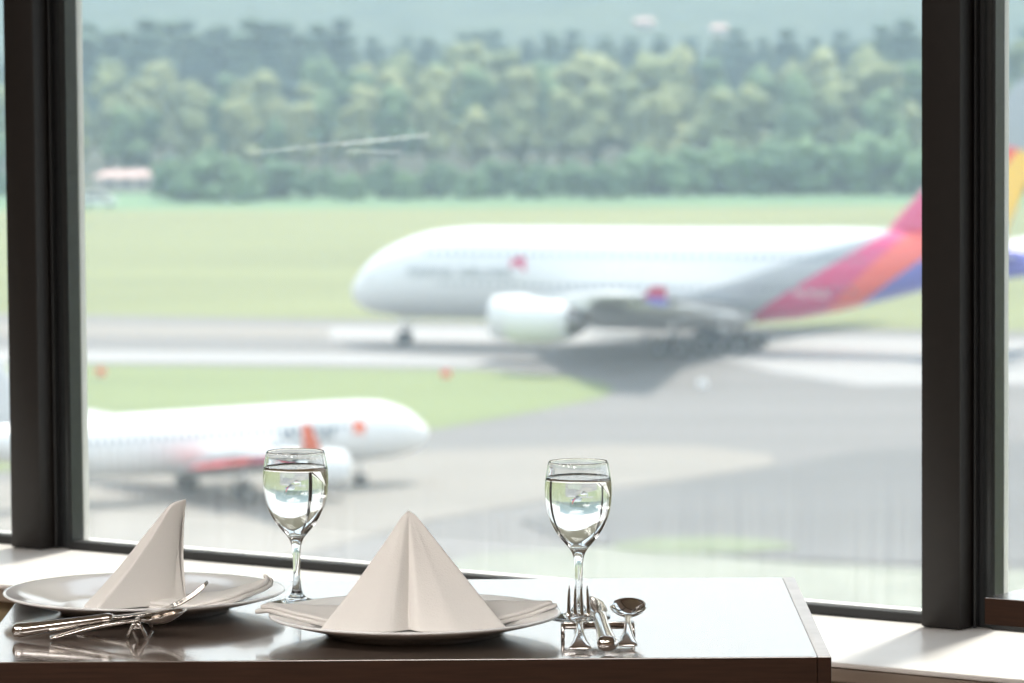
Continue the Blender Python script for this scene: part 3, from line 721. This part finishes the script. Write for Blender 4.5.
# far hills, wooded
def hill_z(X, Y):
    rise = 85 * (1 - math.exp(-max(0, Y - 1150) / 520.0)) + 60 * max(0, (Y - 2000) / 1300)
    k = noise.noise(Vector((X / 260, Y / 420, 0))) * 16 + noise.noise(Vector((X / 70, Y / 110, 3))) * 5 + noise.noise(Vector((X / 16, Y / 22, 5))) * 5
    return GROUND + rise + k * min(1, (Y - 1080) / 200) - .5
bm = bmesh.new(); NX, NY = 150, 50; grid = []
for j in range(NY + 1):
    Y = 1080 + (3300 - 1080) * (j / NY) ** 1.3; row = []
    for i in range(NX + 1):
        X = -520 + 1040 * i / NX; X *= Y / 1500
        row.append(bm.verts.new((X, Y, hill_z(X, Y))))
    grid.append(row)
for j in range(NY):
    for i in range(NX): bm.faces.new((grid[j][i], grid[j][i + 1], grid[j + 1][i + 1], grid[j + 1][i]))
M['hill'] = leaf_mat('hillside_woods', (0.03, 0.065, 0.05), (0.08, 0.12, 0.07), 0.03)
link('hills', bm, M['hill'])['kind'] = 'structure'

# houses and vehicle at the far edge
M['house_wall'] = mat('house_plaster', (0.50, 0.48, 0.46), 0.8, noise_scale=.5, noise_amt=.03)
M['house_roof'] = mat('house_roof_pink', (0.52, 0.38, 0.36), 0.7, noise_scale=1, noise_amt=.08)
def house(px, Y, z, w_, d_, h_, label, roof='house_roof'):
    root = empty('house', ((px - 512) / F * Y, Y, z), random.uniform(-.2, .2), label=label, cat='house')
    bm = bmesh.new(); box(bm, -w_ / 2, w_ / 2, -d_ / 2, d_ / 2, -3, h_ - .02); link('wall', bm, M['house_wall'], root, smooth=False)
    bm = bmesh.new(); o_ = .5; rh = h_ * .45
    a = [bm.verts.new(p) for p in ((-w_ / 2 - o_, -d_ / 2 - o_, h_), (w_ / 2 + o_, -d_ / 2 - o_, h_), (w_ / 2 + o_, d_ / 2 + o_, h_), (-w_ / 2 - o_, d_ / 2 + o_, h_), (-w_ / 2 * .7, 0, h_ + rh), (w_ / 2 * .7, 0, h_ + rh))]
    for f in ((0, 1, 5, 4), (2, 3, 4, 5), (1, 2, 5), (3, 0, 4), (3, 2, 1, 0)): bm.faces.new([a[i] for i in f])
    link('roof', bm, M[roof], root, smooth=False)
    for i in range(3):
        bm = bmesh.new(); box(bm, -w_ * .35 + i * w_ * .27, -w_ * .2 + i * w_ * .27, -d_ / 2 - .06, -d_ / 2 + .02, h_ * .35, h_ * .7); link('window', bm, M['window_dark'], root, smooth=False)
    return root
def hill_house(px, py, w_, d_, h_, label):
    for Y in range(1160, 2400, 4):
        p = at_y(px, py, Y)
        if hill_z(p.x, Y) + h_ * .5 >= p.z: break
    return house(px, Y, hill_z(p.x, Y) - .3, w_, d_, h_, label)
house(128, 708, GROUND, 9, 6, 2.0, 'low white house with pinkish roof, left of the big round bush')
hill_house(721, 31, 4.2, 4, 2.0, 'small pale house on the hillside, right of centre above the wood')
hill_house(646, 24, 5.5, 4, 1.8, 'small pinkish house high on the hillside above the airliner wing')
house(823, 882, GROUND, 5.5, 5, 10.3, 'pale house front showing among the light trees at right')

def van(px, Y):
    root = empty('van', ((px - 512) / F * Y, Y, GROUND + .05), 0.05, label='white service van at the left, on the far side of the runway grass', cat='van')
    bm = bmesh.new(); rings = []
    prof = [(-2.4, .35), (2.3, .35), (2.4, 1.1), (1.7, 1.3), (1.1, 2.1), (-2.3, 2.15), (-2.4, 1.2)]
    loft(bm, [[Vector((x, y, z)) for x, z in prof] for y in (-.85, -.8, .8, .85)]); link('body', bm, M['paint'], root, smooth=False)
    bm = bmesh.new(); box(bm, .1, 1.1, -.88, -.84, 1.25, 1.9); box(bm, -2.0, -.1, -.88, -.84, 1.3, 1.9); link('window', bm, M['window_dark'], root, smooth=False)
    for x in (-1.5, 1.5):
        for y in (-.8, .8):
            bm = bmesh.new(); lathe(bm, [(0, -.1), (.36, -.1), (.36, .1), (0, .1)], 18, mx=Matrix.Translation((x, y, .33)) @ Matrix.Rotation(PI / 2, 4, 'X')); link('wheel', bm, M['tyre'], root)
van(100, 655)
# orange marker boards beside the taxiway
for i, (px, py) in enumerate(((446, 381), (101, 379), (703, 391))):
    p = on_z(px, py, GROUND); white = i == 2
    root = empty('marker_board', (p.x, p.y, GROUND + .06), 0.0,
                 label=['orange marker board on the grass island near its right end', 'orange marker board on the grass island, beside the left mullion', 'small white marker board on the asphalt under the big tail'][i], cat='marker board')
    bm = bmesh.new(); box(bm, -.38, .38, -.1, .1, .25, .85); bevel_all(bm, .03); link('board', bm, M['white_letter'] if white else M['orange'], root, smooth=False)
    for x in (-.35, .35):
        bm = bmesh.new(); tube(bm, [(x, 0, 0), (x, 0, .3)], .05, 8); link('post', bm, M['alu'], root)

# ------------------------------------------------------------------ air over the airfield (real haze)
HAZE = 0.00042
hm = bpy.data.materials.new('summer_haze'); hm.use_nodes = True; n = hm.node_tree; n.nodes.clear()
vo = n.nodes.new('ShaderNodeVolumeScatter'); vo.inputs['Color'].default_value = (0.50, 0.76, 1.0, 1); vo.inputs['Density'].default_value = HAZE; vo.inputs['Anisotropy'].default_value = 0.0
oo = n.nodes.new('ShaderNodeOutputMaterial'); n.links.new(vo.outputs[0], oo.inputs['Volume'])
bm = bmesh.new(); box(bm, -900, 900, 120, 3400, GROUND - 1, GROUND + 260)
hz = link('haze', bm, hm, smooth=False); tag(hz, label='thin bluish summer haze over the airfield and hills', cat='haze', kind='stuff')

# ------------------------------------------------------------------ tables
def table(name, corner_local, label, w_, d_, t_, rot, loc, band=True):
    """origin at floor below the front-right top corner; x to the left is negative, y away from the viewer"""
    root = empty(name, loc, rot, label=label, cat='table')
    x0, x1, y0, y1 = corner_local
    bm = bmesh.new(); box(bm, x0, x1 - (.0125 if band else 0), y0, y1, TABLE - t_, TABLE); bevel_all(bm, .0008, 2)
    for f in bm.faces: f.material_index = 0 if f.normal.z > .5 or f.calc_center_median().z > TABLE - .001 else 1
    tt = link('tabletop', bm, [M['top'], M['edge']], root, smooth=False)
    if band:
        bm = bmesh.new(); box(bm, x1 - .0122, x1, y0, y1, TABLE - t_, TABLE); bevel_all(bm, .0008, 2)
        for f in bm.faces: f.material_index = 0 if f.calc_center_median().z > TABLE - .001 else 1
        link('edge_band', bm, [M['band'], M['edge']], root, smooth=False)['label'] = 'paler edge strip along the right side'
    cx, cy = (x0 + x1) / 2, (y0 + y1) / 2
    bm = bmesh.new(); lathe(bm, [(0, .03), (.035, .03), (.035, TABLE - t_ - .01), (0, TABLE - t_ - .01)], 24, mx=Matrix.Translation((cx, cy, 0))); link('column', bm, M['metal'], root)
    bm = bmesh.new(); lathe(bm, [(0, 0), (.20, 0), (.20, .012), (.06, .03), (0, .03)], 40, mx=Matrix.Translation((cx, cy, 0))); link('base', bm, M['metal'], root)
    bm = bmesh.new(); box(bm, cx - .12, cx + .12, cy - .12, cy + .12, TABLE - t_ - .01, TABLE - t_); link('mounting_plate', bm, M['metal'], root, smooth=False)
    return root
FR = on_z(831.5, 656.5, TABLE); BR = on_z(805, 577, TABLE); FL = on_z(-31, 662.5, TABLE); BL = on_z(42, 580, TABLE)
print('TABLE', FR, BR, FL, BL)
trot = math.atan2(FR.y - FL.y, FR.x - FL.x)
TW = (FR - FL).length; TD = (BR - FR).length
table('dining_table', (-TW, 0, 0, TD), 'dark walnut dining table laid for two at the window', TW, TD, .0285, trot, (FR.x, FR.y, 0))
C2 = on_z(984.5, 597.5, TABLE); awall = math.atan2(ax.y, ax.x)
table('dining_table', (0, .62, 0, .23), 'dark table corner at the right edge, by the right mullion', .7, .3, .0262, awall, (C2.x, C2.y, 0), False)

# ------------------------------------------------------------------ plates
PROF = [(0, .0030), (.070, .0030), (.074, .0010), (.0765, .0), (.0800, .0), (.0825, .0015), (.088, .0050), (.100, .0085), (.120, .0135), (.133, .0172), (.1350, .0185), (.1345, .0200), (.132, .0200), (.118, .0165), (.100, .0125), (.090, .0090), (.083, .0068), (.076, .0060), (0, .0060)]
def plate(c, label):
    root = tag(link('dinner_plate', lathe_bm(PROF, 96), M['china'], loc=(c.x, c.y, TABLE)), label=label, cat='plate', group='dinner plates on the table')
    return root
def lathe_bm(prof, n, close=False, mx=None):
    bm = bmesh.new(); lathe(bm, prof, n, close, mx); return bm
PR = on_z(415, 633.5, TABLE); PL = on_z(144.5, 610.5, TABLE)
del_g = None
plate_r = plate(PR, 'white dinner plate under the front-facing napkin pyramid, nearest the table edge')
plate_l = plate(PL, 'white dinner plate under the side-turned napkin at left')

# ------------------------------------------------------------------ napkins
def catmull(P, n):
    out_ = []; P = [Vector(p) for p in P]; m_ = len(P) - 1
    for i in range(n + 1):
        f = i / n * m_; k = min(int(f), m_ - 1); t = f - k
        p0 = P[max(k - 1, 0)]; p1 = P[k]; p2 = P[k + 1]; p3 = P[min(k + 2, m_)]
        out_.append(0.5 * ((2 * p1) + (-p0 + p2) * t + (2 * p0 - 5 * p1 + 4 * p2 - p3) * t * t + (-p0 + 3 * p1 - 3 * p2 + p3) * t ** 3))
    return out_
def lines(P, n):
    out_ = []; P = [Vector(p) for p in P]; L_ = [(b - a).length for a, b in zip(P, P[1:])]; T = sum(L_)
    for i in range(n + 1):
        d = i / n * T; k = 0
        while k < len(L_) - 1 and d > L_[k]: d -= L_[k]; k += 1
        out_.append(P[k].lerp(P[k + 1], min(1, d / L_[k])))
    return out_
TIPW = [.05]
def sheet(bm, base, peak, prof, m_=26, wr=.0012, seed=0, zlift=0):
    """cone-like cloth wall from a base line up to a peak; prof(t, s) -> lateral swelling"""
    g = []
    for j in range(m_ + 1):
        t = j / m_; row = []
        for i, b in enumerate(base):
            s = i / (len(base) - 1); p = b.lerp(peak + (b - peak) * 0.0, 0)
            k = prof(t, s)
            tw = TIPW[0] * (1 if t < .9 else math.sqrt(max(0, 1 - ((t - .9) / .1) ** 2)) * .97 + .03)
            tip = peak + Vector(((b.x - peak.x) * tw, (b.y - peak.y) * tw, 0))
            q = b.lerp(tip, t)
            c = Vector((peak.x * .6, peak.y * .6, 0)); o_ = Vector((b.x - c.x, b.y - c.y, 0))
            if o_.length > 1e-6: q += o_.normalized() * (k + wr * noise.noise(Vector((s * 6 + seed, t * 3, seed))) * (1 - t * .5))
            row.append(bm.verts.new(q))
        g.append(row)
    for a, b in zip(g, g[1:]):
        for i in range(len(a) - 1): bm.faces.new((a[i], a[i + 1], b[i + 1], b[i]))
def plate_z(r):
    if r < .083: return .0062
    if r < .1345: return .0068 + (r - .083) / (.1345 - .083) * (.0200 - .0068)
    return .0200 - (r - .1345) * .12
def napkin(center, rot, label, S=1.0, Hh=.122, shift=(0, 0), peak=(0.0, .055), flx=-.091, frx=.091, bulge=.006, ev=0, tail=None, yfront=-.030, soft=1.0, tipw=.05, back=.062):
    root = empty('napkin', (center.x, center.y, TABLE), rot, label=label, cat='napkin', group='folded white napkins')
    z0 = .0072; TIPW[0] = tipw
    P = Vector((peak[0], peak[1], z0 + Hh)); Bk = Vector((.0, back, z0))
    A = Vector((flx, yfront + .004, z0)); B = Vector((frx, yfront + .004, z0))
    bm = bmesh.new()
    def pf(sgn):
        return lambda t, s: bulge * sin(PI * min(1, t * 1.0)) * (1 - .5 * s)
    # one cloth loop: back ridge, left corner, a soft valley in the middle of the front, right corner, back ridge
    yf = yfront
    loop = [Bk, A, (flx * .45, yf - .007, z0), (-.020, yf - .005, z0), (-.009, yf + .005, z0), (-.004, yf + .011, z0), (.0005, yf + .001, z0), (.006, yf - .006, z0), (frx * .45, yf - .010, z0), B, Bk]
    sheet(bm, lines(loop, 90), P, lambda t, s: bulge * sin(PI * t) + soft * .004 * sin(PI * t) * sin(s * 17), seed=ev + 1, m_=30)
    bmesh.ops.remove_doubles(bm, verts=bm.verts, dist=.0004)
    o = link('standing_fold', bm, M['napkin'], root)
    sm = o.modifiers.new('thickness', 'SOLIDIFY'); sm.thickness = .0016; sm.offset = 0
    ss = o.modifiers.new('round', 'SUBSURF'); ss.levels = 1; ss.render_levels = 1
    # flat spread part behind: two layers of cloth following the plate
    bm = bmesh.new()
    for lay, (k, dz, th) in enumerate(((1.0, .0004, 0), (.965, .0042, .03))):
        Lc, Fc, Rc, Bc = [Vector((c[0] * k, c[1] * k, c[2] if len(c) > 2 else 0)) for c in tail]
        n_ = 30; g = []
        for j in range(n_ + 1):
            v = j / n_; row = []
            for i in range(n_ + 1):
                u = i / n_
                p = (Lc * (1 - u) + Fc * u) * (1 - v) + (Bc * (1 - u) + Rc * u) * v
                p *= 1.07 * (1 - .13 * (abs(2 * u - 1) * abs(2 * v - 1)) ** 2.5); r = math.hypot(p.x, p.y)
                z = plate_z(r) + dz + p.z + .0012 * noise.noise(Vector((p.x * 40, p.y * 40, ev))) + .0008
                row.append(bm.verts.new((p.x, p.y, z)))
            g.append(row)
        for a, b in zip(g, g[1:]):
            for i in range(n_): bm.faces.new((a[i], a[i + 1], b[i + 1], b[i]))
    o = link('spread_corner', bm, M['napkin'], root)
    sm = o.modifiers.new('thickness', 'SOLIDIFY'); sm.thickness = .0036; sm.offset = 1
    return root
# right: seen from the opening side
napkin(PR, trot, 'white napkin folded as a wide pyramid with central slit, on the nearer plate', flx=-.089, frx=.087, Hh=.103, peak=(-.0055, .030), yfront=-.036, tipw=.035,
       tail=((-.158, -.002), (0, -.02), (.142, .018), (.01, .115)), bulge=.001)
# left: the same fold turned to face the diner on the left
napkin(PL, trot - R(91), 'white napkin standing side-on like a sail, on the left plate', flx=-.06, frx=.058, Hh=.100, peak=(0.002, .041), yfront=-.046, bulge=-.003, ev=20, tipw=.12, back=.041,
       tail=((-.05, .06), (0, -.02), (.09, .085, .003), (.005, .128, .012)))

# ------------------------------------------------------------------ wine glasses
def wine_glass(c, label, wl, rot=0):
    root = empty('wine_glass', (c.x, c.y, TABLE), rot, label=label, cat='wine glass', group='wine glasses on the table')
    outer = [(0, .0), (.029, .0), (.0300, .0008), (.0295, .0014), (.020, .0030), (.010, .0050), (.0062, .0085), (.0045, .0130), (.0036, .022), (.0034, .036), (.0038, .050), (.0048, .0575),
             (.0070, .0628), (.0100, .0668), (.0140, .0712), (.0190, .0772), (.0238, .0845), (.0273, .0920), (.0299, .1005), (.0314, .1100), (.0319, .1200), (.0314, .1300), (.0300, .1390), (.0283, .1478)]
    inner = [(.0278, .1482), (.0274, .1476), (.0291, .1390), (.0305, .1300), (.0310, .1200), (.0305, .1100), (.0290, .1010), (.0262, .0928), (.0226, .0856), (.0177, .0785), (.0126, .0727), (.0080, .0690), (.0040, .0672), (0, .0667)]
    def smooth_prof(p):
        q = [p[0]]
        for a, b in zip(p, p[1:]):
            q.append(((a[0] + b[0]) / 2, (a[1] + b[1]) / 2)); q.append(b)
        return q
    bm = bmesh.new(); lathe(bm, outer + inner, 96)
    o = link('glass_body', bm, M['glass'], root)
    s = o.modifiers.new('s', 'SUBSURF'); s.levels = 1; s.render_levels = 2
    # water overlaps the glass wall very slightly so that no air gap shows
    ip = [p for p in reversed(inner)]
    wp = [(r + (.00012 if r > 0 else 0), z - .00012) for r, z in ip if z < wl]
    r_l = None
    for a, b in zip(ip, ip[1:]):
        if a[1] < wl <= b[1]: r_l = a[0] + (b[0] - a[0]) * (wl - a[1]) / (b[1] - a[1])
    wp += [(r_l + .0001, wl), (r_l - .0006, wl - .0005), (r_l - .0025, wl - .0010), (r_l * .6, wl - .0011), (0, wl - .0011)]
    bm = bmesh.new(); lathe(bm, wp, 96); link('water', bm, M['water'], root)['label'] = 'still water'
    return root
GL = on_z(297, 603, TABLE); GR = on_z(579, 617, TABLE)
wine_glass(GL, 'short-stemmed wine glass left of the nearer napkin, filled with water', .1335)
wine_glass(GR, 'short-stemmed wine glass behind the upright fork, filled with water', .1335)

# ------------------------------------------------------------------ cutlery
def cutlery(kind, label, parentless=True):
    """local: handle end at origin, head along +y, slope given by tilt"""
    if kind == 'fork':
        bm = bmesh.new()
        sweep(bm, [(0, 0, 0, .0080, .0008), (.0015, 0, 0, .0104, .0013), (.007, 0, 0, .0096, .0018), (.017, 0, .0004, .0070, .0022), (.034, 0, .001, .0045, .0023), (.05, 0, .001, .0033, .0022), (.066, 0, .0003, .0030, .0019), (.073, 0, -.0005, .0050, .0016), (.079, 0, -.001, .0090, .0012), (.084, 0, -.001, .0102, .0010), (.089, 0, -.0006, .0107, .0009), (.092, 0, 0, .0107, .0009)], 18)
        body = link('fork', bm, M['steel'])
        for i in range(4):
            x = (-.0090 + i * .0060)
            b2 = bmesh.new(); sweep(b2, [(.0900, x, -.0004, .0019, .0009), (.100, x, .0016, .0019, .0012), (.113, x * .98, .0058, .0017, .0011), (.124, x * .94, .0115, .0011, .0008), (.129, x * .91, .0150, .0004, .0004)], 10)
            link('tine', b2, M['steel'], body)
        return body
    if kind == 'spoon':
        bm = bmesh.new()
        sweep(bm, [(0, 0, 0, .0072, .0008), (.0015, 0, 0, .0095, .0013), (.008, 0, 0, .0088, .0018), (.02, 0, .0004, .0064, .0022), (.035, 0, .001, .0040, .0023), (.052, 0, .001, .0031, .0022), (.068, 0, .0002, .0028, .0018), (.078, 0, -.0006, .0034, .0016), (.084, 0, -.0010, .0050, .0012)], 18)
        body = link('spoon', bm, M['steel'])
        b2 = bmesh.new(); n_, m_ = 36, 9; Lb, Wb, Db = .0235, .0168, .0080; cy = .104
        top, bot = [], []
        for j in range(m_ + 1):
            r = j / m_
            ra, rb = [], []
            for i in range(n_ if j else 1):
                a = 2 * PI * i / n_
                x = Wb * r * cos(a); y = cy + Lb * r * sin(a); z = -Db * (1 - r * r) ** .9 + .0005
                ra.append(b2.verts.new((x, y, z))); rb.append(b2.verts.new((x * 1.03, cy + (y - cy) * 1.03, z - .0011 + .0009 * r)))
            top.append(ra); bot.append(rb)
        for g in (top, bot):
            for i in range(n_): b2.faces.new((g[0][0], g[1][i], g[1][(i + 1) % n_]))
            for j in range(1, m_):
                for i in range(n_): b2.faces.new((g[j][i], g[j + 1][i], g[j + 1][(i + 1) % n_], g[j][(i + 1) % n_]))
        for i in range(n_): b2.faces.new((top[m_][i], bot[m_][i], bot[m_][(i + 1) % n_], top[m_][(i + 1) % n_]))
        link('bowl', b2, M['steel'], body)
        return body
    root = bpy.data.objects.new('knife', None); COL.objects.link(root)
    bm = bmesh.new(); sweep(bm, [(-.001, 0, 0, .003, .0022), (.0005, 0, 0, .0070, .0052), (.004, 0, 0, .0092, .0068), (.010, 0, 0, .0092, .0066), (.03, 0, 0, .0078, .0056), (.06, 0, 0, .0066, .0048), (.080, 0, 0, .0062, .0044), (.088, 0, 0, .0070, .0046), (.091, 0, 0, .0060, .0038), (.094, 0, 0, .0030, .0022)], 20, 2.3)
    link('handle', bm, M['steel'], root)
    bm = bmesh.new(); sweep(bm, [(.092, 0, 0, .0030, .0018), (.096, .0, 0, .0055, .0012), (.101, .001, 0, .0078, .0009), (.115, .001, 0, .0082, .0008), (.130, .0005, 0, .0075, .0007), (.140, -.001, 0, .0055, .0006), (.146, -.0025, 0, .0030, .0005), (.149, -.004, 0, .0006, .0003)], 12)
    link('blade', bm, M['steel'], root)
    return root
def put(o, p_end, az, slope, z_end, roll=0.0, label=None, cat=None):
    """az: direction of the head measured from +y, clockwise"""
    d = Vector((sin(az), cos(az), 0))
    o.rotation_euler = (Matrix.Rotation(-az, 3, 'Z') @ Matrix.Rotation(slope, 3, 'X') @ Matrix.Rotation(roll, 3, 'Y')).to_euler()
    o.location = (p_end.x, p_end.y, TABLE + z_end)
    return tag(o, label=label, cat=cat)
def rest(c, rot, label):
    root = empty('cutlery_rest', (c.x, c.y, TABLE), rot, label=label, cat='cutlery rest', group='cutlery rests')
    bm = bmesh.new(); box(bm, -.032, .032, -.0035, .0035, .0090, .0158); bevel_all(bm, .0012); sharp(link('bar', bm, M['steel'], root))
    for s in (-1, 1):
        bm = bmesh.new()
        for t in (-1, 1):
            tube(bm, [(s * .0322, 0, .0145), (s * .0322, t * .0035, .0128), (s * .0322, t * .0090, .0016)], .0018, 10)
        link('leg', bm, M['steel'], root)
    return root
RR = on_z(598, 638.5, TABLE); rest(RR, trot, 'chrome cutlery rest carrying the right-hand cutlery near the table edge')
SL = math.atan((.0185 + .0024 - .003) / .072)
# right-hand setting, handles towards the viewer
def end_at(px, py, z=0.0): return on_z(px, py, TABLE + z)
fk = cutlery('fork', ''); e_ = end_at(580.5, 649, .003); put(fk, e_, 0.0, R(11.6), .0030, label='steel fork on the right-hand rest, in front of the glass stem', cat='fork')
kn = cutlery('knife', ''); e_ = end_at(608, 646, .0075); put(kn, e_, R(-4), R(9.6), .0080, label='steel dinner knife between fork and spoon on the right-hand rest', cat='knife')
spn = cutlery('spoon', ''); e_ = end_at(627.5, 646, .003); put(spn, e_, R(2.0), R(12.0), .0030, label='steel spoon with bowl facing up, right end of the right-hand rest', cat='spoon')
# left-hand setting, handles pointing left
RL = on_z(139.5, 634, TABLE); rest(RL, trot + PI / 2, 'chrome cutlery rest seen end-on under the left-hand cutlery')
k2 = copy_tree(kn); e_ = end_at(13, 632, .0075); put(k2, e_, R(84), R(6.6), .0085, label='steel knife with thick handle at the left end of the table', cat='knife')
s2 = copy_tree(spn); e_ = end_at(50, 637.5, .003); put(s2, e_, R(84), R(10.5), .0030, label='steel spoon nearest the viewer on the left-hand rest', cat='spoon')
f2 = copy_tree(fk); e_ = end_at(76, 628, .003); put(f2, e_, R(82), R(11.5), .0030, label='steel fork on the left-hand rest, beside the left plate', cat='fork')
for o in (fk, f2): o['group'] = 'steel forks'
for o in (kn, k2): o['group'] = 'steel knives'
for o in (spn, s2): o['group'] = 'steel spoons'
